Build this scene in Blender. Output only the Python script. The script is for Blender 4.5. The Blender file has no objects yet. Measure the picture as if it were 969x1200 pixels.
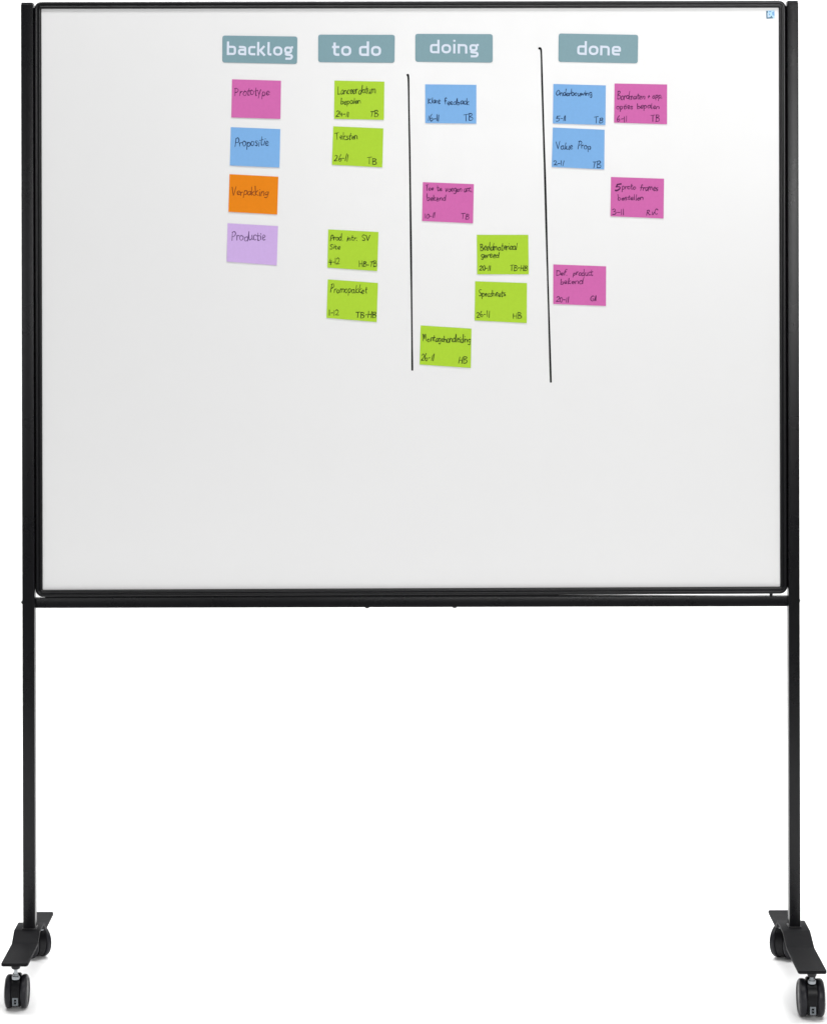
import bpy, bmesh, math, random
from mathutils import Vector, Matrix

# ------------------------------------------------------------------ camera, world, lights
sc = bpy.context.scene
W_PX, H_PX = 969.0, 1200.0       # the photograph's own grid, used only to measure the place
PPM = 583.0                      # its pixels per metre on the plane of the board
DIST = 5.40                      # lens to board
EYE = 1.582                      # lens height
VX, VY = 484.0, 230.0            # where the level view axis meets the picture
ROLL = 0.0024

cam = bpy.data.cameras.new("camera")
camo = bpy.data.objects.new("camera", cam)
sc.collection.objects.link(camo)
camo.location = (0, -DIST, EYE)
camo.rotation_euler = (Matrix.Rotation(math.radians(90), 4, 'X') @ Matrix.Rotation(-ROLL, 4, 'Z')).to_euler()
cam.sensor_fit = 'VERTICAL'
cam.sensor_height = 36.0
cam.lens = 36.0 * DIST * PPM / H_PX
cam.shift_x = (W_PX / 2 - VX) / H_PX
cam.shift_y = (VY - H_PX / 2) / H_PX
cam.clip_start = 0.1
cam.clip_end = 100
sc.camera = camo

world = bpy.data.worlds.new("World")
sc.world = world
world.use_nodes = True
bg = world.node_tree.nodes['Background']
bg.inputs[0].default_value = (1, 1, 1, 1)
bg.inputs[1].default_value = 0.04

sc.view_settings.view_transform = 'Standard'
sc.view_settings.look = 'None'
sc.view_settings.exposure = 0.0
sc.view_settings.gamma = 1.0
sc.view_settings.use_curve_mapping = False
sc.cycles.max_bounces = 8
sc.cycles.diffuse_bounces = 5


def softbox(name, loc, target, sx, sy, watts, col=(1, 1, 1)):
    l = bpy.data.lights.new(name, 'AREA')
    l.shape = 'RECTANGLE'
    l.size, l.size_y = sx, sy
    l.energy = watts
    l.color = col
    o = bpy.data.objects.new(name, l)
    sc.collection.objects.link(o)
    o.location = loc
    d = Vector(target) - Vector(loc)
    o.rotation_euler = d.to_track_quat('-Z', 'Y').to_euler()
    return o


softbox('overhead_softbox', (0, 0.60, 4.4), (0, -0.1, 0), 4.6, 1.1, 320)
softbox('added_floor_light', (0, -1.7, 4.3), (0, -0.5, 0), 3.2, 0.9, 74)  # added to whiten the floor where the board shades it
softbox('backdrop_light', (-2.8, 1.6, 3.4), (-0.6, 4.2, 1.2), 1.4, 1.0, 50)
softbox('backdrop_light', (2.8, 1.6, 3.4), (0.6, 4.2, 1.2), 1.4, 1.0, 50)
softbox('key_softbox', (1.80, -4.6, 2.40), (0.35, 0, 1.75), 1.2, 1.4, 92, (1, 0.995, 0.985))
softbox('front_softbox', (0.30, -6.3, 2.0), (0.10, 0, 1.75), 1.0, 0.7, 44, (1, 1, 1))
softbox('fill_softbox', (-3.2, -5.2, 1.7), (-0.3, 0, 1.3), 1.4, 1.8, 38, (0.98, 0.99, 1))

# ------------------------------------------------------------------ helpers


def lin(r, g, b):
    def f(c):
        c /= 255.0
        return c / 12.92 if c <= 0.04045 else ((c + 0.055) / 1.055) ** 2.4
    return (f(r), f(g), f(b), 1.0)


def material(name, col, rough=0.5, metal=0.0, spec=0.5, coat=0.0, noise=0.0, nscale=60.0,
             bump=0.0, bscale=400.0, rvar=0.0):
    m = bpy.data.materials.new(name)
    m.use_nodes = True
    nt = m.node_tree
    b = nt.nodes['Principled BSDF']
    b.inputs['Base Color'].default_value = col
    b.inputs['Roughness'].default_value = rough
    b.inputs['Metallic'].default_value = metal
    b.inputs['Specular IOR Level'].default_value = spec
    b.inputs['Coat Weight'].default_value = coat
    b.inputs['Coat Roughness'].default_value = 0.15
    tc = nt.nodes.new('ShaderNodeTexCoord')
    if noise > 0:
        n = nt.nodes.new('ShaderNodeTexNoise')
        n.inputs['Scale'].default_value = nscale
        n.inputs['Detail'].default_value = 4
        nt.links.new(tc.outputs['Object'], n.inputs['Vector'])
        mr = nt.nodes.new('ShaderNodeMapRange')
        mr.inputs['To Min'].default_value = 1 - noise
        mr.inputs['To Max'].default_value = 1 + noise
        nt.links.new(n.outputs['Fac'], mr.inputs['Value'])
        mx = nt.nodes.new('ShaderNodeMix')
        mx.data_type = 'RGBA'
        mx.blend_type = 'MULTIPLY'
        mx.inputs['Factor'].default_value = 1
        mx.inputs['A'].default_value = col
        nt.links.new(mr.outputs['Result'], mx.inputs['B'])
        nt.links.new(mx.outputs['Result'], b.inputs['Base Color'])
    if rvar > 0:
        n3 = nt.nodes.new('ShaderNodeTexNoise')
        n3.inputs['Scale'].default_value = 14
        n3.inputs['Detail'].default_value = 5
        nt.links.new(tc.outputs['Object'], n3.inputs['Vector'])
        mr3 = nt.nodes.new('ShaderNodeMapRange')
        mr3.inputs['To Min'].default_value = rough - rvar
        mr3.inputs['To Max'].default_value = rough + rvar
        nt.links.new(n3.outputs['Fac'], mr3.inputs['Value'])
        nt.links.new(mr3.outputs['Result'], b.inputs['Roughness'])
    if bump > 0:
        n2 = nt.nodes.new('ShaderNodeTexNoise')
        n2.inputs['Scale'].default_value = bscale
        n2.inputs['Detail'].default_value = 3
        nt.links.new(tc.outputs['Object'], n2.inputs['Vector'])
        bp = nt.nodes.new('ShaderNodeBump')
        bp.inputs['Strength'].default_value = bump
        bp.inputs['Distance'].default_value = 0.0006
        nt.links.new(n2.outputs['Fac'], bp.inputs['Height'])
        nt.links.new(bp.outputs['Normal'], b.inputs['Normal'])
    return m


M = {
    'coat': material('black_powder_coat', (0.005, 0.005, 0.006, 1), 0.28, spec=0.26, noise=0.15, nscale=90, bump=0.35, bscale=900, rvar=0.05),
    'matt': material('matt_black_steel', (0.008, 0.008, 0.009, 1), 0.6, spec=0.07, noise=0.15, nscale=90, bump=0.35, bscale=900, rvar=0.05),
    'trim': material('black_plastic_trim', (0.006, 0.006, 0.007, 1), 0.30, spec=0.3, noise=0.1, bump=0.15, bscale=700, rvar=0.05),
    'enamel': material('white_enamel', (0.80, 0.80, 0.80, 1), 0.30, spec=0.45, noise=0.008, nscale=2.0, bump=0.02, bscale=30, rvar=0.05),
    'rubber': material('grey_black_tread', (0.012, 0.012, 0.015, 1), 0.36, spec=0.22, noise=0.3, nscale=160, bump=0.4, bscale=600, rvar=0.08),
    'plastic': material('black_caster_plastic', (0.004, 0.004, 0.005, 1), 0.35, spec=0.15, noise=0.1, nscale=200, bump=0.1, rvar=0.05),
    'steel': material('brushed_steel', (0.34, 0.36, 0.38, 1), 0.35, metal=1.0, noise=0.12, nscale=300, bump=0.1),
    'stamp': material('grey_moulded_mark', (0.13, 0.145, 0.16, 1), 0.5, noise=0.3, nscale=500),
    'white': material('white_studio_paper', (0.88, 0.88, 0.88, 1), 0.8, spec=0.2, noise=0.01, nscale=3),
    'ink': material('black_marker_ink', (0.006, 0.006, 0.007, 1), 0.6, spec=0.1, noise=0.3, nscale=40),
    'header': material('blue_grey_magnet', lin(120, 154, 163), 0.45, spec=0.35, noise=0.05, nscale=220, bump=0.1, bscale=500),
    'print': material('pale_print', lin(214, 223, 237), 0.55, spec=0.3, noise=0.02),
    'pink': material('magenta_paper', lin(207, 103, 172), 0.7, spec=0.2, noise=0.06, nscale=180, bump=0.2, bscale=500),
    'blue': material('light_blue_paper', lin(124, 175, 227), 0.7, spec=0.2, noise=0.05, nscale=180, bump=0.2, bscale=500),
    'orange': material('orange_paper', lin(230, 131, 8), 0.7, spec=0.2, noise=0.05, nscale=180, bump=0.2, bscale=500),
    'lilac': material('lilac_paper', lin(203, 172, 226), 0.7, spec=0.2, noise=0.05, nscale=180, bump=0.2, bscale=500),
    'green': material('lime_paper', lin(171, 210, 52), 0.7, spec=0.2, noise=0.05, nscale=180, bump=0.2, bscale=500),
    'ink_pink': material('pen_ink_on_magenta', lin(92, 30, 84), 0.6, spec=0.2, noise=0.3, nscale=90),
    'ink_blue': material('pen_ink_on_blue', lin(22, 50, 88), 0.6, spec=0.2, noise=0.3, nscale=90),
    'ink_orange': material('pen_ink_on_orange', lin(128, 58, 10), 0.6, spec=0.2, noise=0.3, nscale=90),
    'ink_lilac': material('pen_ink_on_lilac', lin(96, 70, 118), 0.6, spec=0.2, noise=0.3, nscale=90),
    'ink_green': material('pen_ink_on_lime', lin(44, 64, 12), 0.6, spec=0.2, noise=0.3, nscale=90),
    'logo_pale': material('pale_blue_sticker', lin(176, 220, 244), 0.4, noise=0.05),
    'logo_mid': material('mid_blue_sticker', lin(104, 168, 222), 0.4, noise=0.05),
    'logo_dark': material('dark_blue_sticker', lin(44, 96, 130), 0.4, noise=0.05),
}


def to_plane(px, py):
    """a spot of the photograph -> metres on the upright plane of the board (x, z)"""
    dx, dy = px - VX, py - VY
    u = dx - dy * ROLL
    v = dx * ROLL + dy
    return u / PPM, EYE - v / PPM


def U(u):
    return u / PPM


def Z(v):
    return EYE - v / PPM


def link(name, bm, mat, parent=None, origin=(0, 0, 0), smooth=False, angle=None):
    me = bpy.data.meshes.new(name)
    bmesh.ops.recalc_face_normals(bm, faces=bm.faces)
    bmesh.ops.translate(bm, verts=bm.verts, vec=-Vector(origin))
    bm.to_mesh(me)
    bm.free()
    me.materials.append(M[mat])
    if smooth:
        for p in me.polygons:
            p.use_smooth = True
        if angle is not None:
            me.set_sharp_from_angle(angle=math.radians(angle))
    o = bpy.data.objects.new(name, me)
    o.location = origin
    sc.collection.objects.link(o)
    if parent is not None:
        o.parent = parent
        o.location = Vector(origin) - world_loc(parent)
    return o


def world_loc(o):
    v = Vector(o.location)
    p = o.parent
    while p is not None:
        v += Vector(p.location)
        p = p.parent
    return v


def empty(name, loc, parent=None):
    o = bpy.data.objects.new(name, None)
    o.empty_display_size = 0.05
    sc.collection.objects.link(o)
    o.location = loc
    if parent is not None:
        o.parent = parent
        o.location = Vector(loc) - world_loc(parent)
    return o


def box(x0, x1, y0, y1, z0, z1, bevel=0.0, seg=2, cuts=0):
    bm = bmesh.new()
    vs = [bm.verts.new((x, y, z)) for x in (x0, x1) for y in (y0, y1) for z in (z0, z1)]
    for f in ((0, 1, 3, 2), (4, 6, 7, 5), (0, 4, 5, 1), (2, 3, 7, 6), (0, 2, 6, 4), (1, 5, 7, 3)):
        bm.faces.new([vs[i] for i in f])
    if bevel:
        bmesh.ops.bevel(bm, geom=bm.edges[:], offset=bevel, segments=seg, affect='EDGES', profile=0.5)
    return bm


def lathe(prof, n=32, axis='Z', centre=(0, 0, 0), bm=None):
    """prof: (radius, height) pairs; closed on the axis where the radius is 0"""
    if bm is None:
        bm = bmesh.new()
    rings = []
    for r, h in prof:
        ring = []
        if r < 1e-7:
            p = (0, 0, h)
            ring = [p]
        else:
            ring = [(r * math.cos(2 * math.pi * i / n), r * math.sin(2 * math.pi * i / n), h) for i in range(n)]
        out = []
        for (x, y, z) in ring:
            if axis == 'X':
                x, y, z = z, x, y
            elif axis == 'Y':
                x, y, z = x, z, y
            out.append(bm.verts.new((x + centre[0], y + centre[1], z + centre[2])))
        rings.append(out)
    for a, b in zip(rings[:-1], rings[1:]):
        if len(a) == 1 and len(b) == 1:
            continue
        for i in range(n):
            j = (i + 1) % n
            if len(a) == 1:
                bm.faces.new((a[0], b[i], b[j]))
            elif len(b) == 1:
                bm.faces.new((a[i], a[j], b[0]))
            else:
                bm.faces.new((a[i], a[j], b[j], b[i]))
    return bm


# ------------------------------------------------------------------ the setting: one white paper sweep
bm = bmesh.new()
prof = [(-1.3, 0.0), (-0.6, 0.0), (0.0, 0.0), (2.0, 0.0), (3.0, 0.0)]
R = 1.4
for i in range(1, 15):
    a = i / 14 * math.pi / 2
    prof.append((3.0 + R * math.sin(a), R - R * math.cos(a)))
prof += [(4.4, 3.0), (4.4, 5.6)]
rows = [[bm.verts.new((x, y, z)) for x in (-6, -3, 0, 3, 6)] for (y, z) in prof]
for a, b in zip(rows[:-1], rows[1:]):
    for i in range(4):
        bm.faces.new((a[i], a[i + 1], b[i + 1], b[i]))
o = link('backdrop', bm, 'white', smooth=True)
o['kind'] = 'structure'

# ------------------------------------------------------------------ the mobile whiteboard
board = empty('mobile_whiteboard', (-0.006, 0, 0))
board['label'] = 'large white magnetic board in a black frame on wheeled black stand'
board['category'] = 'whiteboard'

# posts: square tube with softened arrises and a plastic cap
PL = (U(-457.6), U(-443.4))
PR = (U(437.6), U(450.5))
PF, PB = -0.012, 0.014          # front and back face of the posts
POST_TOP = Z(-227.6)
FOOT_Z = 0.095                  # upper face of the flat part of the foot
RISE = 0.018
for (x0, x1) in (PL, PR):
    link('post', box(x0, x1, PF, PB, FOOT_Z + RISE - 0.001, POST_TOP - 0.003, 0.0013, 3), 'coat', board,
         ((x0 + x1) / 2, 0, FOOT_Z + RISE), smooth=True, angle=40)
    link('post_cap', box(x0 + 0.0006, x1 - 0.0006, PF + 0.0006, PB - 0.0006, POST_TOP - 0.0028, POST_TOP, 0.0012, 2),
         'trim', board, ((x0 + x1) / 2, 0, POST_TOP), smooth=True, angle=40)

# crossbar under the board
CB0, CB1 = Z(481.2), Z(469.4)
link('crossbar', box(PL[1] + 0.0004, PR[0] - 0.0004, -0.0040, 0.0135, CB0, CB1, 0.0007, 3), 'coat', board,
     (0, 0, CB0), smooth=True, angle=40)


def dome(r, h):
    return [(0, h), (r * 0.45, h * 0.93), (r * 0.8, h * 0.62), (r, h * 0.15), (r, 0), (r * 0.5, -0.002), (0, -0.002)]


def bolt(pos, axis, sign, r=0.0045, h=0.004):
    p = [(a, b * sign) for a, b in dome(r, h)]
    link('bolt', lathe(p, 16, axis, pos), 'trim', board, pos, smooth=True, angle=50)


for py, h in ((50, 0.0018), (151, 0.0018), (706, 0.0040)):
    x, z = to_plane(25, py)
    bolt((PL[0], 0.002, z), 'X', -1, 0.0042, h)
x, z = to_plane(937, 704)
bolt((PR[1], 0.002, z), 'X', 1, 0.0045, 0.0030)
for px in (430.3, 532.6):
    x, z = to_plane(px, 711)
    bolt((x, 0.0, CB0), 'Z', -1, 0.0048, 0.0026)

# the board: four corners (its lower edge climbs a little to the right)
BL_, BR_ = U(-442.8), U(436.8)
BT = Z(-228.2)
BBL, BBR = Z(468.3), Z(466.6)
BTL = Z(-228.8)


def frame_loop(inset, r):
    """closed loop of a rounded four-sided outline, inset from the outside edge"""
    pts = []
    cs = [(BL_ + inset, BTL - inset, 90, 1, -1), (BR_ - inset, BT - inset, 0, -1, -1),
          (BR_ - inset, BBR + inset, -90, -1, 1), (BL_ + inset, BBL + inset, 180, 1, 1)]
    n = 9
    for (cx, cz, a0, sx, sz) in cs:
        ox, oz = cx + sx * r, cz + sz * r
        start = {(1, -1): 180, (-1, -1): 90, (-1, 1): 0, (1, 1): -90}[(sx, sz)]
        for i in range(n):
            a = math.radians(start - 90 * i / (n - 1))
            pts.append((ox + r * math.cos(a), oz + r * math.sin(a)))
    return pts


prof = [(0.0004, 0.014), (0.0, 0.010), (0.0, -0.003), (0.0006, -0.0050), (0.0020, -0.0062), (0.0044, -0.0066),
        (0.0058, -0.0060), (0.0064, -0.0046), (0.0070, -0.0046), (0.0074, -0.0064), (0.0086, -0.0082),
        (0.0100, -0.0086), (0.0114, -0.0078), (0.0123, -0.0056), (0.0127, -0.0030), (0.0128, 0.0012)]
bm = bmesh.new()
loops = []
for ins, y in prof:
    ins *= 1.12
    y = y * 0.75 if y < 0 else y
    loops.append([bm.verts.new((x, y, z)) for (x, z) in frame_loop(ins, max(0.0150 - ins, 0.0017))])
for a, b in zip(loops[:-1], loops[1:]):
    n = len(a)
    for i in range(n):
        j = (i + 1) % n
        bm.faces.new((a[i], a[j], b[j], b[i]))
link('board_frame', bm, 'trim', board, (0, 0, BBL), smooth=True, angle=50)

# writing panel, a real sheet 12 mm thick
bm = bmesh.new()
fr = [bm.verts.new((x, 0.0, z)) for (x, z) in frame_loop(0.0110, 0.003)]
bk = [bm.verts.new((x, 0.012, z)) for (x, z) in frame_loop(0.0110, 0.003)]
bm.faces.new(fr)
bm.faces.new(bk[::-1])
for i in range(len(fr)):
    j = (i + 1) % len(fr)
    bm.faces.new((fr[i], bk[i], bk[j], fr[j]))
panel = link('writing_panel', bm, 'enamel', board, (-0.006, 0, Z(120)))

# added black strips that darken the two slits between board and posts
for (x0, x1) in ((PL[1] - 0.001, BL_ + 0.006), (BR_ - 0.006, PR[0] + 0.001)):
    link('slit_shade_strip', box(x0, x1, 0.0145, 0.0172, Z(461), Z(-223), 0.0005, 1), 'trim', board, ((x0 + x1) / 2, 0.015, Z(120)))

bm = bmesh.new()  # added black strip, blocks the light showing through above the crossbar
gz = [(U(-432), Z(464.5)), (U(150), Z(464.5)), (U(170), Z(467.6)), (U(380), CB1 - 0.0001)]
sec = []
for gx, gt in gz:
    sec.append([bm.verts.new((gx, y, z)) for (y, z) in ((0.0005, CB1 - 0.0006), (0.0115, CB1 - 0.0006), (0.0115, gt), (0.0005, gt))])
for a, b in zip(sec[:-1], sec[1:]):
    for k in range(4):
        bm.faces.new((a[k], a[(k + 1) % 4], b[(k + 1) % 4], b[k]))
bm.faces.new(sec[0])
bm.faces.new(sec[-1][::-1])
link('gap_shade_strip', bm, 'trim', board, (0, 0, CB1))

# the pegs that hold the board on the crossbar
for u in (418.0,):
    link('peg', box(U(u) - 0.003, U(u) + 0.003, -0.002, 0.006, CB1 - 0.0005, Z(465.6), 0.0008), 'trim', board,
         (U(u), 0, CB1))


# ------------------------------------------------------------------ strokes (flat ink and print)
def smooth_line(pts, sub=5):
    if len(pts) < 3:
        return pts
    out = []
    P = [Vector(p) for p in pts]
    P = [2 * P[0] - P[1]] + P + [2 * P[-1] - P[-2]]
    for i in range(1, len(P) - 2):
        p0, p1, p2, p3 = P[i - 1:i + 3]
        for k in range(sub):
            t = k / sub
            out.append(0.5 * ((2 * p1) + (p2 - p0) * t + (2 * p0 - 5 * p1 + 4 * p2 - p3) * t * t
                              + (3 * p1 - p0 - 3 * p2 + p3) * t ** 3))
    out.append(P[-2])
    return [tuple(p) for p in out]


def ribbon(bm, pts, w, place, caps=True, wf=None):
    """a flat stroke of width w along pts (in photograph units), laid on a surface by place()"""
    q = [Vector(pts[0])]
    for p in pts[1:]:
        if (Vector(p) - q[-1]).length > 1e-4:
            q.append(Vector(p))
    if len(q) < 2:
        q.append(q[0] + Vector((0.01, 0)))
    if caps:
        q[0] = q[0] - (q[1] - q[0]).normalized() * w * 0.35
        q[-1] = q[-1] + (q[-1] - q[-2]).normalized() * w * 0.35
    n = len(q)
    L, Rr = [], []
    for i in range(n):
        if i == 0:
            d = (q[1] - q[0]).normalized()
            nn = Vector((-d.y, d.x))
        elif i == n - 1:
            d = (q[-1] - q[-2]).normalized()
            nn = Vector((-d.y, d.x))
        else:
            d1 = (q[i] - q[i - 1]).normalized()
            d2 = (q[i + 1] - q[i]).normalized()
            n1 = Vector((-d1.y, d1.x))
            n2 = Vector((-d2.y, d2.x))
            nn = n1 + n2
            if nn.length < 0.3:
                nn = n1
            else:
                nn = nn.normalized()
                nn = nn / max(0.55, nn.dot(n1))
        ww = w * 0.5
        if wf:
            ww *= wf(i / (n - 1))
        up = Vector((0, -1.5e-6 * i, 0))
        L.append(bm.verts.new(Vector(place(q[i] + nn * ww)) + up))
        Rr.append(bm.verts.new(Vector(place(q[i] - nn * ww)) + up))
    for i in range(n - 1):
        try:
            bm.faces.new((L[i], Rr[i], Rr[i + 1], L[i + 1]))
        except ValueError:
            pass


def face_front(bm):
    """turn flat faces so that they look at -Y (out of the board)"""
    for f in bm.faces:
        f.normal_update()
        if f.normal.y > 0:
            f.normal_flip()


def link_flat(name, bm, mat, parent, origin):
    face_front(bm)
    me = bpy.data.meshes.new(name)
    bmesh.ops.translate(bm, verts=bm.verts, vec=-Vector(origin))
    bm.to_mesh(me)
    bm.free()
    me.materials.append(M[mat])
    o = bpy.data.objects.new(name, me)
    sc.collection.objects.link(o)
    o.parent = parent
    o.location = Vector(origin) - world_loc(parent)
    return o


def on_panel(y):
    def f(p):
        x, z = to_plane(p[0], p[1])
        return (x, y, z)
    return f


# two ruled marker lines
rng = random.Random(4)
for pts, w in (([(477.4, 87.6), (478.6, 92.5), (479.2, 130), (480.2, 185), (480.9, 240), (481.9, 320), (482.8, 400), (483.1, 433.5)], 2.25),
               ([(631.4, 56.6), (633.3, 57.4), (634.1, 64), (634.9, 92), (636.6, 150), (638.6, 214), (640.6, 290), (642.9, 370), (645.2, 447.5)], 2.35)):
    bm = bmesh.new()
    sp = smooth_line(pts, 10)
    ribbon(bm, sp, w, on_panel(-0.0003), wf=lambda t: 0.94 + 0.14 * math.sin(t * 17.0) * math.sin(t * 5 + 1) + (0.10 if t < 0.08 else 0))
    x, z = to_plane(*pts[3])
    link_flat('marker_line', bm, 'ink', panel, (x, 0, z))

# small square maker's sticker in the upper right corner
sx, sz = to_plane(902.2, 16.8)


def patch(name, poly, y, mat, parent, origin):
    bm = bmesh.new()
    bm.faces.new([bm.verts.new(on_panel(y)(p)) for p in poly])
    return link_flat(name, bm, mat, parent, origin)


stk = patch('corner_sticker', [(897.2, 12.6), (907.0, 11.8), (907.2, 21.6), (897.4, 22.0)], -0.0003, 'logo_pale', panel, (sx, 0, sz))
bm = bmesh.new()
pl = on_panel(-0.0005)
for poly in ([(897.2, 12.8), (899.4, 12.9), (899.2, 15.2), (898.5, 15.4), (898.9, 20.6), (902.2, 20.0), (903.4, 18.2), (905.4, 21.4), (897.5, 22.0)],):
    bm.faces.new([bm.verts.new(pl(p)) for p in poly])
link_flat('sticker_mark', bm, 'logo_dark', panel, (sx, 0, sz))
bm = bmesh.new()
for poly in ([(900.4, 15.8), (902.0, 16.2), (901.6, 18.0), (900.2, 17.8)], [(904.0, 14.6), (906.8, 13.0), (907.0, 18.6), (904.6, 18.0)],
             [(900.2, 13.2), (903.2, 12.9), (903.0, 14.2), (900.6, 14.4)]):
    bm.faces.new([bm.verts.new(pl(p)) for p in poly])
link_flat('sticker_mark', bm, 'logo_mid', panel, (sx, 0, sz))
bm = bmesh.new()
bm.faces.new([bm.verts.new(pl(p)) for p in [(899.6, 16.0), (900.2, 15.6), (900.0, 18.4), (901.8, 18.6), (899.9, 20.0), (899.2, 19.8)]])
link_flat('sticker_mark', bm, 'print', panel, (sx, 0, sz))

# ------------------------------------------------------------------ stroke alphabet (handwriting)
HAND = {
    'a': (.50, [[(.42, .42), (.28, .50), (.10, .40), (.06, .18), (.18, .02), (.34, .10), (.42, .30)], [(.43, .48), (.42, .12), (.50, .02)]]),
    'b': (.48, [[(.08, 1.0), (.07, .5), (.08, .04)], [(.08, .30), (.22, .48), (.40, .38), (.40, .14), (.24, .0), (.08, .06)]]),
    'c': (.40, [[(.36, .42), (.22, .50), (.07, .34), (.07, .14), (.20, .0), (.36, .08)]]),
    'd': (.52, [[(.40, .38), (.24, .48), (.07, .34), (.06, .12), (.20, .0), (.36, .10), (.42, .30)], [(.50, 1.02), (.44, .5), (.43, .02)]]),
    'e': (.44, [[(.08, .22), (.34, .28), (.36, .42), (.22, .50), (.08, .36), (.07, .14), (.20, .0), (.38, .08)]]),
    'f': (.38, [[(.38, .92), (.26, 1.0), (.16, .86), (.13, .40), (.10, .0)], [(.02, .50), (.32, .54)]]),
    'g': (.50, [[(.40, .42), (.24, .50), (.08, .36), (.08, .14), (.22, .04), (.38, .16)], [(.42, .48), (.42, -.10), (.28, -.32), (.08, -.24)]]),
    'h': (.50, [[(.08, 1.0), (.08, .02)], [(.08, .28), (.24, .48), (.40, .38), (.41, .02)]]),
    'i': (.22, [[(.10, .48), (.10, .02)], [(.11, .72), (.13, .68)]]),
    'k': (.48, [[(.08, 1.0), (.08, .0)], [(.38, .52), (.10, .24), (.42, .0)]]),
    'l': (.22, [[(.12, 1.0), (.10, .4), (.12, .0)]]),
    'm': (.70, [[(.06, .48), (.07, .02)], [(.07, .30), (.18, .48), (.32, .40), (.34, .04)], [(.34, .32), (.46, .48), (.60, .38), (.62, .02)]]),
    'n': (.50, [[(.07, .48), (.07, .02)], [(.07, .28), (.22, .48), (.39, .38), (.41, .02)]]),
    'o': (.48, [[(.24, .48), (.08, .38), (.06, .14), (.20, .0), (.38, .10), (.42, .34), (.26, .48)]]),
    'p': (.50, [[(.10, .48), (.08, -.34)], [(.09, .30), (.24, .50), (.42, .38), (.40, .12), (.24, .02), (.10, .10)]]),
    'r': (.38, [[(.08, .48), (.08, .02)], [(.08, .26), (.20, .46), (.36, .46)]]),
    's': (.40, [[(.35, .46), (.18, .50), (.08, .38), (.20, .26), (.34, .16), (.24, .0), (.05, .04)]]),
    't': (.38, [[(.16, .86), (.14, .30), (.18, .02), (.32, .06)], [(.02, .52), (.34, .56)]]),
    'u': (.50, [[(.07, .48), (.07, .14), (.20, .0), (.38, .14)], [(.40, .48), (.40, .04), (.48, .0)]]),
    'v': (.44, [[(.05, .48), (.20, .02), (.40, .50)]]),
    'w': (.62, [[(.05, .48), (.14, .02), (.30, .40), (.42, .02), (.58, .50)]]),
    'y': (.46, [[(.06, .48), (.20, .08)], [(.42, .50), (.24, .02), (.10, -.32)]]),
    'B': (.60, [[(.10, .98), (.09, .02)], [(.06, .96), (.36, .98), (.46, .76), (.12, .54)], [(.12, .54), (.50, .42), (.50, .12), (.28, .0), (.06, .02)]]),
    'C': (.60, [[(.54, .82), (.36, .98), (.12, .76), (.08, .30), (.26, .02), (.54, .12)]]),
    'D': (.64, [[(.10, .98), (.10, .02)], [(.06, .96), (.40, .90), (.58, .54), (.44, .12), (.06, .0)]]),
    'G': (.62, [[(.54, .84), (.32, .98), (.08, .66), (.10, .20), (.34, .0), (.54, .16), (.54, .44), (.34, .44)]]),
    'H': (.66, [[(.10, .98), (.09, .0)], [(.54, .98), (.54, .0)], [(.10, .48), (.54, .50)]]),
    'K': (.58, [[(.10, .98), (.09, .0)], [(.50, .94), (.12, .50), (.54, .04)]]),
    'L': (.50, [[(.12, 1.0), (.08, .04)], [(.08, .04), (.46, .08)]]),
    'M': (.78, [[(.08, .0), (.10, .96)], [(.10, .96), (.26, .80), (.36, .30), (.44, .78), (.56, .98), (.66, .50), (.68, .02)]]),
    'O': (.62, [[(.32, .98), (.10, .76), (.08, .26), (.28, .0), (.52, .24), (.54, .74), (.32, .98)]]),
    'P': (.52, [[(.12, .96), (.08, .0)], [(.06, .94), (.30, 1.02), (.48, .80), (.36, .54), (.10, .44)]]),
    'R': (.60, [[(.10, .96), (.08, .0)], [(.06, .94), (.34, 1.0), (.46, .76), (.12, .50)], [(.20, .48), (.52, .02)]]),
    'S': (.50, [[(.44, .90), (.24, 1.0), (.08, .78), (.22, .54), (.40, .36), (.34, .06), (.06, .06)]]),
    'T': (.62, [[(.04, .90), (.58, 1.0)], [(.32, .94), (.28, .0)]]),
    'V': (.58, [[(.06, 1.0), (.24, .02)], [(.24, .02), (.54, 1.04)]]),
    '0': (.52, [[(.28, .96), (.10, .70), (.10, .22), (.28, .02), (.44, .28), (.42, .74), (.28, .96)]]),
    '1': (.24, [[(.14, .98), (.10, .0)]]),
    '2': (.54, [[(.08, .78), (.24, .98), (.42, .80), (.34, .44), (.08, .06)], [(.08, .06), (.50, .06)]]),
    '3': (.52, [[(.08, .90), (.30, .98), (.42, .76), (.20, .54)], [(.20, .54), (.44, .38), (.36, .06), (.06, .06)]]),
    '4': (.54, [[(.20, .98), (.06, .40)], [(.06, .40), (.48, .44)], [(.34, .72), (.32, .0)]]),
    '5': (.54, [[(.14, .92), (.10, .54)], [(.14, .92), (.50, .98)], [(.10, .54), (.36, .56), (.44, .26), (.26, .0), (.06, .06)]]),
    '6': (.50, [[(.30, 1.04), (.12, .62), (.08, .22), (.26, .0), (.42, .20), (.32, .44), (.10, .28)]]),
    '-': (.40, [[(.06, .42), (.32, .44)]]),
    '+': (.50, [[(.06, .40), (.44, .42)], [(.26, .64), (.24, .18)]]),
    '.': (.20, [[(.06, .03), (.10, .0)]]),
    ' ': (.34, []),
}


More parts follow.
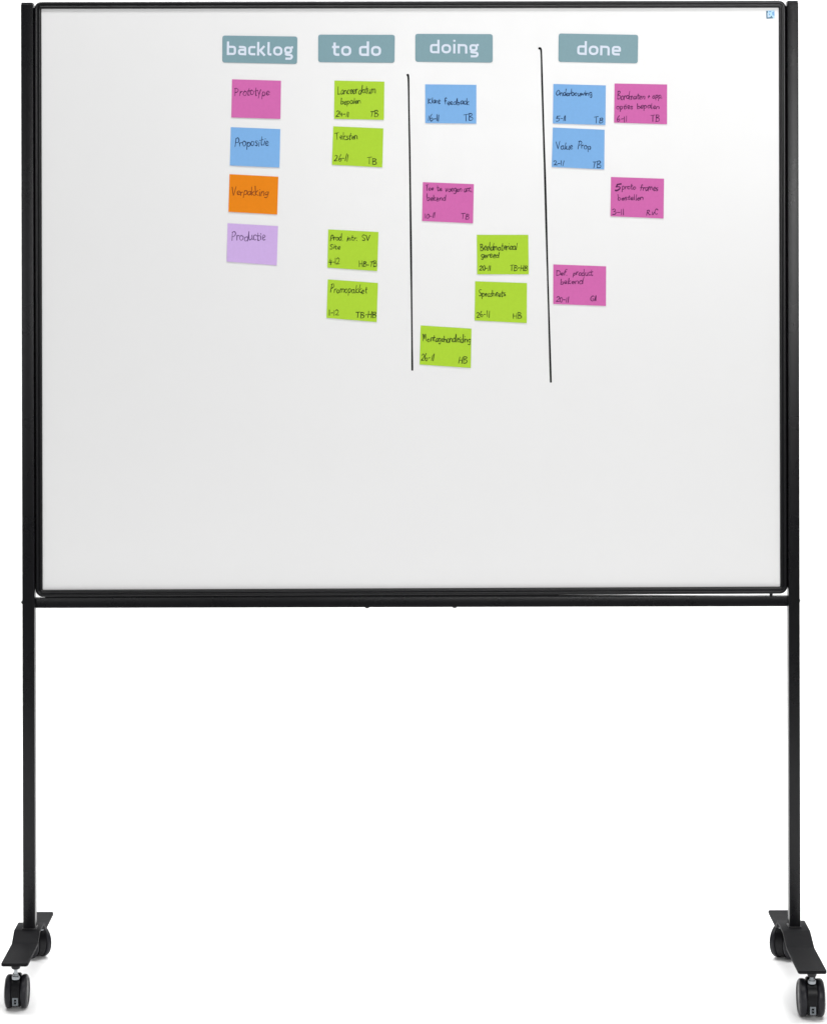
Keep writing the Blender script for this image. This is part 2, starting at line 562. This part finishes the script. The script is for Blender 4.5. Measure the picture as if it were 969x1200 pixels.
def write(bm, text, x0, y0, x1, y1, h, w, place, rng, slant=0.06):
    adv = [HAND[c][0] * (1 + rng.uniform(-.05, .05)) for c in text]
    total = sum(adv)
    L = math.hypot(x1 - x0, y1 - y0)
    kx = L / total
    ex = Vector(((x1 - x0) / L, (y1 - y0) / L))
    ey = Vector((ex.y, -ex.x))
    cur = 0.0
    for c, a in zip(text, adv):
        sl = slant + rng.uniform(-.13, .13)
        dy = rng.uniform(-.08, .08)
        sy = 1 + rng.uniform(-.14, .14)
        for st in HAND[c][1]:
            pts = [(p[0] + rng.uniform(-.030, .030), p[1] + rng.uniform(-.035, .035)) for p in st]
            pts = smooth_line(pts, 4)
            q = []
            for (gx, gy) in pts:
                X = (cur + gx) * kx + gy * h * sl
                Y = (gy * sy + dy) * h
                p = Vector((x0, y0)) + ex * X + ey * Y
                q.append((p.x, p.y))
            wob = rng.uniform(0, 6)
            ribbon(bm, q, w, place, wf=lambda t: 1 + .26 * math.sin(wob + t * 5))
        cur += a


# ------------------------------------------------------------------ sticky notes
def make_note(colour, corners, lines, label, group, seed, curl=0.0009, w=0.86):
    rng = random.Random(seed)
    TL, TR, BR, BL = [Vector(c) for c in corners]
    th = 0.00025
    tw = rng.uniform(-.4, .4)

    def lift(s, t):
        base = 0.0004
        return base + curl * (t ** 2.2) + curl * 0.5 * t * t * (0.5 + tw * (s - .5) * 2) + 0.0002 * math.sin(s * 4 + seed) * t

    def pos(s, t, extra=0.0):
        p = TL.lerp(TR, s).lerp(BL.lerp(BR, s), t)
        x, z = to_plane(p.x, p.y)
        return Vector((x, -lift(s, t) - extra, z))

    cx, cz = to_plane(*((TL + TR + BR + BL) / 4))
    origin = (cx, -0.0003, cz)
    bm = bmesh.new()
    nx, ny = 8, 10
    F = [[bm.verts.new(pos(i / nx, j / ny, th)) for i in range(nx + 1)] for j in range(ny + 1)]
    B = [[bm.verts.new(pos(i / nx, j / ny, 0)) for i in range(nx + 1)] for j in range(ny + 1)]
    for j in range(ny):
        for i in range(nx):
            bm.faces.new((F[j][i], F[j + 1][i], F[j + 1][i + 1], F[j][i + 1]))
            bm.faces.new((B[j][i], B[j][i + 1], B[j + 1][i + 1], B[j + 1][i]))
    for j in range(ny):
        bm.faces.new((F[j][0], B[j][0], B[j + 1][0], F[j + 1][0]))
        bm.faces.new((F[j][nx], F[j + 1][nx], B[j + 1][nx], B[j][nx]))
    for i in range(nx):
        bm.faces.new((F[0][i], F[0][i + 1], B[0][i + 1], B[0][i]))
        bm.faces.new((F[ny][i], B[ny][i], B[ny][i + 1], F[ny][i + 1]))
    note = link('sticky_note', bm, colour, None, origin, smooth=True, angle=40)
    note['label'] = label
    note['category'] = 'sticky note'
    note['group'] = group
    ax, ay = TR - TL, BL - TL
    det = ax.x * ay.y - ax.y * ay.x

    def place(p):
        d = Vector((p[0], p[1])) - TL
        s = (d.x * ay.y - d.y * ay.x) / det
        t = (ax.x * d.y - ax.y * d.x) / det
        x, z = to_plane(p[0], p[1])
        return (x, -lift(s, max(t, 0)) - th - 0.00025, z)

    for item in lines:
        text, x0, y0, x1, h = item[:5]
        y1 = item[5] if len(item) > 5 else y0
        ww = item[6] if len(item) > 6 else w
        bm = bmesh.new()
        write(bm, text, x0, y0, x1, y1, h, ww, place, rng)
        lx, lz = to_plane(x0, y0)
        link_flat('handwriting', bm, 'ink_' + colour, note, (lx, -0.001, lz))
    return note


G_BACK = 'sticky notes in the backlog column'
G_TODO = 'lime sticky notes in the to do column'
G_DOING = 'sticky notes in the doing column'
G_DONE = 'sticky notes in the done column'
NOTES = [
    ('pink', [(272.1, 92.9), (329.5, 94.6), (328.8, 139.4), (271.4, 137.7)],
     [('Prototype', 275.2, 112.4, 316.2, 10.6, 111.6)],
     'magenta sticky note reading Prototype, top of the backlog column', G_BACK),
    ('blue', [(270.7, 149.0), (328.7, 151.3), (327.7, 196.3), (269.7, 193.9)],
     [('Propositie', 275.2, 171.6, 315.4, 10.4, 170.8)],
     'light blue sticky note reading Propositie under the magenta Prototype note', G_BACK),
    ('orange', [(269.2, 204.1), (326.4, 207.1), (325.0, 251.4), (268.0, 248.2)],
     [('Verpakking', 271.7, 228.6, 314.8, 9.8, 229.0)],
     'orange sticky note reading Verpakking, the only orange one', G_BACK),
    ('lilac', [(267.0, 261.6), (325.9, 265.0), (324.5, 310.9), (266.0, 306.4)],
     [('Productie', 271.5, 282.4, 311.8, 11.4, 281.4)],
     'pale lilac sticky note reading Productie at the foot of the backlog column', G_BACK),
    ('green', [(392.0, 94.4), (450.5, 95.7), (449.9, 140.5), (391.6, 139.3)],
     [('Lanceerdatum', 395.4, 110.4, 440.4, 9.6, 109.4), ('bepalen', 399.1, 122.4, 423.2, 7.2, 120.8),
      ('24-11', 393.4, 136.9, 409.0, 6.6), ('TB', 433.0, 136.8, 443.6, 6.8)],
     'lime sticky note reading Lanceerdatum bepalen, top of the to do column', G_TODO),
    ('green', [(390.6, 148.0), (449.3, 150.5), (448.0, 196.1), (389.1, 193.1)],
     [('Teksten', 392.8, 163.2, 419.4, 8.2), ('26-11', 391.1, 188.6, 408.2, 7.2), ('TB', 430.2, 192.0, 441.4, 7.4)],
     'lime sticky note reading Teksten, second in the to do column', G_TODO),
    ('green', [(384.7, 268.8), (443.6, 271.9), (442.0, 317.6), (383.8, 313.6)],
     [('Prod.', 386.9, 281.9, 402.4, 7.6), ('intr.', 406.0, 282.2, 419.0, 6.8), ('SV', 424.1, 282.2, 434.4, 6.4),
      ('Site', 386.6, 291.8, 399.0, 5.8), ('4-12', 385.2, 310.0, 398.2, 6.8), ('HB-TB', 420.5, 312.6, 441.8, 6.6)],
     'lime sticky note reading Prod. intr. SV Site in the to do column', G_TODO),
    ('green', [(384.2, 327.4), (442.9, 331.6), (441.4, 377.4), (382.7, 372.4)],
     [('Promopakket', 386.8, 343.0, 430.4, 8.8, 343.8), ('1-12', 385.4, 369.8, 397.4, 6.6), ('TB-HB', 416.8, 372.2, 441.0, 6.8)],
     'lime sticky note reading Promopakket, lowest in the to do column', G_TODO),
    ('blue', [(498.1, 98.8), (558.1, 99.4), (558.0, 144.9), (498.3, 144.2)],
     [('Klant', 501.4, 121.0, 516.0, 6.2), ('feedback', 520.8, 122.4, 549.8, 7.0), ('16-11', 501.0, 141.8, 514.8, 6.8), ('TB', 543.4, 141.0, 554.6, 8.0)],
     'light blue sticky note reading Klant feedback just below the doing header', G_DOING),
    ('pink', [(495.4, 213.4), (555.2, 215.8), (554.1, 261.7), (494.5, 258.9)],
     [('Toe', 498.6, 223.4, 508.0, 6.2), ('te', 511.6, 223.6, 518.2, 6.6), ('voegen', 521.6, 224.4, 541.2, 7.0), ('acc.', 543.0, 224.6, 553.0, 7.2),
      ('bekend', 500.0, 235.4, 522.4, 7.4), ('10-11', 497.4, 255.6, 510.2, 5.8), ('TB', 539.8, 256.8, 549.8, 6.8)],
     'magenta sticky note reading Toe te voegen acc. bekend, only magenta one under doing', G_DOING),
    ('green', [(558.5, 275.2), (618.8, 275.2), (619.3, 321.4), (559.0, 321.4)],
     [('Beeldmateriaal', 562.2, 293.4, 605.4, 8.6, 292.6), ('gereed', 563.2, 302.0, 584.6, 7.0), ('20-11', 560.8, 316.8, 575.0, 5.6), ('TB-HB', 597.4, 316.8, 618.0, 6.2)],
     'lime sticky note reading Beeldmateriaal gereed in the doing column', G_DOING),
    ('green', [(556.6, 329.6), (617.3, 331.7), (616.9, 378.5), (556.0, 375.5)],
     [('Specsheets', 560.6, 347.2, 592.4, 7.2), ('26-11', 557.8, 371.8, 574.2, 6.8), ('HB', 600.6, 373.0, 611.2, 6.8)],
     'lime sticky note reading Specsheets, directly under the Beeldmateriaal note', G_DOING),
    ('green', [(492.8, 381.3), (552.4, 385.1), (551.5, 431.1), (491.7, 427.1)],
     [('Montagehandleiding', 495.0, 400.0, 551.4, 8.2, 401.6), ('26-11', 493.0, 422.8, 508.4, 7.2), ('HB', 536.6, 425.8, 547.2, 7.2)],
     'lime sticky note reading Montagehandleiding, lowest note on the board', G_DOING),
    ('blue', [(648.1, 98.4), (709.6, 100.1), (709.0, 146.5), (647.5, 144.7)],
     [('Onderbouwing', 650.8, 112.2, 693.6, 6.8), ('5-11', 650.8, 141.8, 663.4, 6.2), ('TB', 695.8, 143.8, 706.2, 6.8)],
     'light blue sticky note reading Onderbouwing, top left of the done column', G_DONE),
    ('blue', [(647.5, 149.4), (708.1, 152.1), (707.7, 198.5), (646.2, 195.6)],
     [('Value', 651.4, 174.8, 671.2, 8.6), ('Prop', 676.2, 174.6, 692.0, 8.6), ('2-11', 648.4, 194.2, 660.6, 6.4), ('TB', 693.2, 196.4, 704.2, 7.4)],
     'light blue sticky note reading Value Prop under the Onderbouwing note', G_DONE),
    ('pink', [(719.7, 97.8), (781.3, 99.0), (781.1, 145.6), (719.2, 143.7)],
     [('Bordmaten', 722.6, 116.8, 755.4, 8.2, 115.6), ('+', 757.8, 116.0, 761.4, 7.6), ('app.', 764.0, 115.4, 775.6, 7.2),
      ('opties', 721.8, 127.8, 741.2, 6.8), ('bepalen', 746.0, 127.4, 772.2, 6.8), ('6-11', 721.6, 142.8, 734.6, 7.2), ('TB', 762.2, 142.4, 772.2, 7.4)],
     'magenta sticky note reading Bordmaten + app. opties bepalen, top right of all notes', G_DONE),
    ('pink', [(715.6, 207.4), (777.7, 209.4), (777.0, 256.0), (714.9, 253.4)],
     [('5', 719.6, 223.0, 726.8, 9.0, 223.0, 1.6), ('proto', 728.0, 221.8, 744.6, 7.0), ('frames', 749.6, 223.2, 770.6, 7.6),
      ('bestellen', 723.2, 234.6, 753.6, 6.8), ('3-11', 716.8, 251.8, 731.4, 6.2), ('R.vC', 756.8, 251.8, 770.6, 6.2)],
     'magenta sticky note reading 5 proto frames bestellen at the far right', G_DONE),
    ('pink', [(648.0, 309.8), (709.9, 312.1), (709.6, 358.5), (648.0, 356.2)],
     [('Def.', 651.2, 322.8, 664.8, 6.6), ('product', 670.8, 322.8, 694.8, 6.8), ('bekend', 656.0, 333.0, 683.0, 7.2), ('20-11', 650.8, 353.8, 666.4, 6.0), ('G11', 691.0, 352.8, 699.0, 6.4)],
     'magenta sticky note reading Def. product bekend, lowest note right of second line', G_DONE),
]
for k, (c, cor, ln, lb, gp) in enumerate(NOTES):
    make_note(c, cor, ln, lb, gp, 11 + k)

# ------------------------------------------------------------------ header magnets with printed words
# squarish technical lettering, x-height .72 of the ascender, as centre lines in a unit of ascender height
XH = 0.70
r_ = .16


def bowl(x0, x1, y0, y1, r=.15, n=4):
    pts = []
    for (cx, cy, a0) in ((x1 - r, y1 - r, 90), (x1 - r, y0 + r, 0), (x0 + r, y0 + r, -90), (x0 + r, y1 - r, -180)):
        for i in range(n + 1):
            a = math.radians(a0 - 90 * i / n)
            pts.append((cx + r * math.cos(a), cy + r * math.sin(a)))
    pts.append(pts[0])
    return pts


def arcs(path, r=.14, n=4):
    """polyline with its inner corners rounded"""
    out = [path[0]]
    for i in range(1, len(path) - 1):
        p, a, b = Vector(path[i]), Vector(path[i - 1]), Vector(path[i + 1])
        da, db = (a - p), (b - p)
        rr = min(r, da.length * .5, db.length * .5)
        s, e = p + da.normalized() * rr, p + db.normalized() * rr
        for k in range(n + 1):
            t = k / n
            q = s * (1 - t) ** 2 + p * 2 * t * (1 - t) + e * t * t
            out.append((q.x, q.y))
    out.append(path[-1])
    return out


h2 = 0.09   # half stroke
T, Bm = XH - h2, h2
TECH = {
    'b': (.66, [[(.10, 1.0), (.10, 0.0)], arcs([(.10, T), (.52, T), (.52, Bm), (.10, Bm)])]),
    'a': (.62, [arcs([(.10, T), (.48, T), (.48, 0.0)]), arcs([(.48, .40), (.11, .40), (.11, Bm), (.48, Bm)], .13)]),
    'c': (.54, [arcs([(.47, T), (.11, T), (.11, Bm), (.47, Bm)])]),
    'k': (.62, [[(.10, 1.0), (.10, 0.0)], [(.10, .36), (.22, .36), (.47, XH)], [(.22, .36), (.50, 0.0)]]),
    'l': (.34, [arcs([(.10, 1.0), (.10, Bm), (.28, Bm)], .12)]),
    'o': (.66, [bowl(.11, .53, Bm, T, .19)]),
    'g': (.64, [bowl(.11, .45, .25, T, .12), [(.45, T + .02), (.58, T + .02)],
                arcs([(.20, .25), (.13, .10), (.48, .06), (.52, -.06), (.46, -.20), (.12, -.20)], .07)]),
    't': (.48, [arcs([(.16, .92), (.16, Bm), (.42, Bm)], .14), [(.02, T), (.42, T)]]),
    'd': (.66, [[(.53, 1.0), (.53, 0.0)], arcs([(.53, T), (.11, T), (.11, Bm), (.53, Bm)])]),
    'i': (.28, [[(.12, XH), (.12, 0.0)], [(.12, 1.0), (.12, .86)]]),
    'n': (.66, [[(.10, XH), (.10, 0.0)], arcs([(.10, T), (.52, T), (.52, 0.0)], .16)]),
    'e': (.62, [arcs([(.50, Bm), (.11, Bm), (.11, T), (.50, T), (.50, .29)], .15), [(.12, .35), (.49, .35)]]),
    ' ': (.32, []),
}


def make_header(word, corners, tx0, tx1, base, asc, label):
    TL, TR, BR, BL = [Vector(c) for c in corners]
    cx, cz = to_plane(*((TL + TR + BR + BL) / 4))
    r = 3.2
    out = []
    quad = [TL, TR, BR, BL]
    for i in range(4):
        p, a, b = quad[i], quad[i - 1], quad[(i + 1) % 4]
        s = p + (a - p).normalized() * r
        e = p + (b - p).normalized() * r
        for k in range(6):
            t = k / 5
            out.append(s * (1 - t) ** 2 + p * 2 * t * (1 - t) + e * t * t)
    bm = bmesh.new()
    ys = (-0.0002, -0.0010, -0.0013)
    c = (TL + TR + BR + BL) / 4
    rings = []
    for y, k in zip(ys, (0, 0, .35)):
        ring = []
        for p in out:
            q = p + (c - p).normalized() * k
            x, z = to_plane(q.x, q.y)
            ring.append(bm.verts.new((x, y, z)))
        rings.append(ring)
    for a, b in zip(rings[:-1], rings[1:]):
        for i in range(len(a)):
            j = (i + 1) % len(a)
            bm.faces.new((a[i], a[j], b[j], b[i]))
    bm.faces.new(rings[-1])
    bm.faces.new(rings[0][::-1])
    o = link('header_magnet', bm, 'header', None, (cx, -0.0002, cz))
    o['label'] = label
    o['category'] = 'magnet'
    o['group'] = 'blue grey header magnets along the top'
    bm = bmesh.new()
    tot = sum(TECH[ch][0] for ch in word) - .10
    k = (tx1 - tx0) / tot
    ex = (TR - TL).normalized()
    ey = Vector((ex.y, -ex.x))
    cur = -.02
    lay = [0]

    for ch in word:
        for st in TECH[ch][1]:
            q = []
            for (gx, gy) in st:
                p = Vector((tx0, base)) + ex * ((cur + gx) * k) + ey * (gy * asc)
                q.append((p.x, p.y))
            # each stroke a hair above the last so that crossings never share a plane
            lay[0] = (lay[0] + 1) % 3
            yy = -0.0015 - 0.00004 * lay[0]
            ribbon(bm, q, asc * .162, on_panel(yy), caps=False)
        cur += TECH[ch][0]
    link_flat('lettering', bm, 'print', o, (cx, -0.0015, cz))


make_header('backlog', [(261.0, 41.6), (348.7, 42.8), (348.3, 75.0), (260.7, 73.2)], 265.8, 343.2, 64.6, 16.0,
            'blue grey header magnet with the word backlog')
make_header('to do', [(373.0, 40.5), (462.7, 40.8), (462.3, 73.6), (373.0, 72.8)], 389.2, 446.2, 65.6, 17.2,
            'blue grey header magnet with the words to do')
make_header('doing', [(486.6, 39.6), (577.2, 40.0), (577.2, 73.4), (486.6, 72.4)], 503.2, 560.4, 62.6, 16.0,
            'blue grey header magnet with the word doing')
make_header('done', [(654.3, 39.2), (747.4, 40.8), (746.9, 74.2), (654.0, 72.5)], 675.4, 726.6, 64.4, 16.4,
            'blue grey header magnet with the word done')


# ------------------------------------------------------------------ feet: bent flat steel, raised where the post stands
def foot(xc, y_front, y_s0, y_t0, y_t1, y_s1, y_back, hw=0.026, th=0.006):
    stations = []   # (y, z, half width)
    rc = 0.005
    for i in range(5):
        a = i / 4 * math.pi / 2
        stations.append((y_front + rc - rc * math.cos(a), FOOT_Z, hw - rc + rc * math.sin(a)))

    def bend(y0, z0, y1, z1, n=4):
        for i in range(n + 1):
            t = i / n
            s = t * t * (3 - 2 * t) * .15 + t * .85
            stations.append((y0 + (y1 - y0) * t, z0 + (z1 - z0) * s, hw))
    stations.append((y_s0 - 0.004, FOOT_Z, hw))
    bend(y_s0, FOOT_Z + 0.0006, y_t0, FOOT_Z + RISE - 0.001)
    stations.append((y_t0 + 0.004, FOOT_Z + RISE, hw))
    stations.append((y_t1 - 0.004, FOOT_Z + RISE, hw))
    bend(y_t1, FOOT_Z + RISE - 0.001, y_s1, FOOT_Z + 0.0006)
    stations.append((y_s1 + 0.004, FOOT_Z, hw))
    for i in range(5):
        a = i / 4 * math.pi / 2
        stations.append((y_back - rc + rc * math.sin(a), FOOT_Z, hw - rc + rc * math.cos(a)))
    bm = bmesh.new()
    rows = []
    e = 0.0007
    n = len(stations)
    for i, (y, z, w) in enumerate(stations):
        a = stations[max(i - 1, 0)]
        b = stations[min(i + 1, n - 1)]
        d = Vector((b[0] - a[0], b[1] - a[1]))
        d = d.normalized() if d.length > 1e-6 else Vector((1, 0))
        nx, nz = -d.y, d.x        # upward normal in (y, z)
        sec = []
        for (wx, dep) in ((-w + e, 0), (w - e, 0), (w, e), (w, th - e), (w - e, th), (-w + e, th), (-w, th - e), (-w, e)):
            sec.append(bm.verts.new((xc + wx, y - nx * dep, z - nz * dep)))
        rows.append(sec)
    for a, b in zip(rows[:-1], rows[1:]):
        for i in range(8):
            j = (i + 1) % 8
            bm.faces.new((a[i], a[j], b[j], b[i]))
    bm.faces.new(rows[0])
    bm.faces.new(rows[-1][::-1])
    link('foot_plate', bm, 'matt', board, (xc, 0, FOOT_Z), smooth=True, angle=35)


FXL, FXR = -0.7765, 0.7625
FXR -= 0.001
foot(FXL, -0.187, -0.047, -0.016, 0.046, 0.074, 0.190)
foot(FXR, -0.250, -0.088, -0.036, 0.046, 0.074, 0.190, 0.0275)


# weld bead where each post meets its foot
for (x0, x1) in (PL, PR):
    link('weld', box(x0 - 0.002, x1 + 0.002, PF - 0.002, PB + 0.002, FOOT_Z + RISE - 0.001, FOOT_Z + RISE + 0.0025, 0.0012, 2),
         'coat', board, ((x0 + x1) / 2, 0, FOOT_Z + RISE), smooth=True, angle=60)


# ------------------------------------------------------------------ twin wheel casters
def build_caster(r=0.0322, total=0.0440, gap=0.0175, mark=True):
    """caster at the origin of the world (stem axis), wheels trailing towards +Y; returns hood + sub-parts"""
    trail = 0.019
    tw = (total - gap) / 2
    # hood: dark body between the wheels, rounded over the top, open below
    bm = bmesh.new()
    hr = r * 0.95
    n = 30
    prof = []
    for i in range(n):
        a = 2 * math.pi * i / n
        y, z = math.cos(a), math.sin(a)
        rr = hr
        if z > 0.2:
            rr = hr * (1 + 0.17 * min(1, (z - .2) / .8) * (1 if y < 0.3 else .6))
        zz = r + rr * z
        prof.append((trail + rr * y, max(zz, 0.006)))
    hw = gap / 2 - 0.0006
    a = [bm.verts.new((-hw, y, z)) for y, z in prof]
    b = [bm.verts.new((hw, y, z)) for y, z in prof]
    bm.faces.new(a)
    bm.faces.new(b[::-1])
    for i in range(n):
        j = (i + 1) % n
        bm.faces.new((a[i], a[j], b[j], b[i]))
    bmesh.ops.bevel(bm, geom=[e for e in bm.edges if abs(e.verts[0].co.x - e.verts[1].co.x) < 1e-6], offset=0.0012,
                    segments=2, affect='EDGES')
    parts = [('caster', bm, 'plastic', 40)]
    # wheels
    for s in (-1, 1):
        x_in = gap / 2
        x_out = total / 2
        pr = [(0.004, x_in), (r - 0.004, x_in), (r - 0.0015, x_in + .001), (r, x_in + .0035), (r, x_out - .0055),
              (r - .0012, x_out - .0025), (r - .0040, x_out - .0006), (r - .0055, x_out),
              (r - .0075, x_out - .0008), (r - .0085, x_out - .0028), (.0125, x_out - .0042), (.0110, x_out - .0020),
              (.0095, x_out - .0014), (0, x_out - .0010)]
        bm = lathe([(a_, b_ * s) for a_, b_ in pr], 40, 'X', (0, trail, r))
        parts.append(('wheel', bm, 'rubber', 30))
        pr = [(r - .0088, x_out - .0026), (r - .0092, x_out - .0016), (.0128, x_out - .0030), (.0122, x_out - .0040), (.0122, x_out - .0060), (r - .0088, x_out - .0060), (r - .0088, x_out - .0026)]
        bm = lathe([(a_, b_ * s) for a_, b_ in pr], 40, 'X', (0, trail, r))
        parts.append(('wheel_cover', bm, 'plastic', 30))
    # stem, collar and the boss under the plate
    t = 2 * r
    parts.append(('stem', lathe([(0, .0900), (.0034, .0900), (.0034, t), (0, t)], 20), 'steel', 40))
    parts.append(('collar', lathe([(0, t + .0065), (.0042, t + .0065), (.0050, t + .0058), (.0052, t + .0038), (.0074, t + .0028), (.0078, t + .0004),
                                   (.0078, t - .0030), (0, t - .0030)], 28), 'steel', 35))
    parts.append(('boss', lathe([(0, .0895), (.0092, .0895), (.0092, .0850), (.0080, .0822), (.0052, .0805), (0, .0805)], 28), 'trim', 35))
    # the pale moulded mark low between the wheels, with a dark window in it
    if not mark:
        return parts
    bm = bmesh.new()
    yf = trail - hr * .99
    for (x0, x1, z0, z1) in ((-.0055, .0055, .0245, .0275), (-.0055, -.0025, .0150, .0245), (.0025, .0055, .0150, .0245),
                             (-.0055, .0055, .0125, .0150), (-.0010, .0012, .0185, .0210)):
        b_ = box(x0, x1, yf - .0008, yf + .008, z0, z1)
        me = bpy.data.meshes.new('tmp')
        b_.to_mesh(me)
        b_.free()
        bm.from_mesh(me)
        bpy.data.meshes.remove(me)
    parts.append(('moulded_mark', bm, 'stamp', 30))
    return parts


def put_caster(loc, rot, **kw):
    top = None
    for (nm, bm, mat, ang) in build_caster(**kw):
        o = link(nm, bm, mat, None, (0, 0, 0), smooth=True, angle=ang)
        if top is None:
            top = o
        else:
            o.parent = top
    top.parent = board
    top.location = Vector(loc) - world_loc(board)
    top.rotation_euler = (0, 0, math.radians(rot))


put_caster((FXL + .001, -0.174, 0), 1)
put_caster((FXR, -0.240, 0), -1, r=.0358, total=.0490, gap=.0195)
put_caster((FXL, 0.178, 0), 38, mark=False)
put_caster((FXR - .003, 0.158, 0), -36, r=.0350, total=.0470, gap=.0190, mark=False)
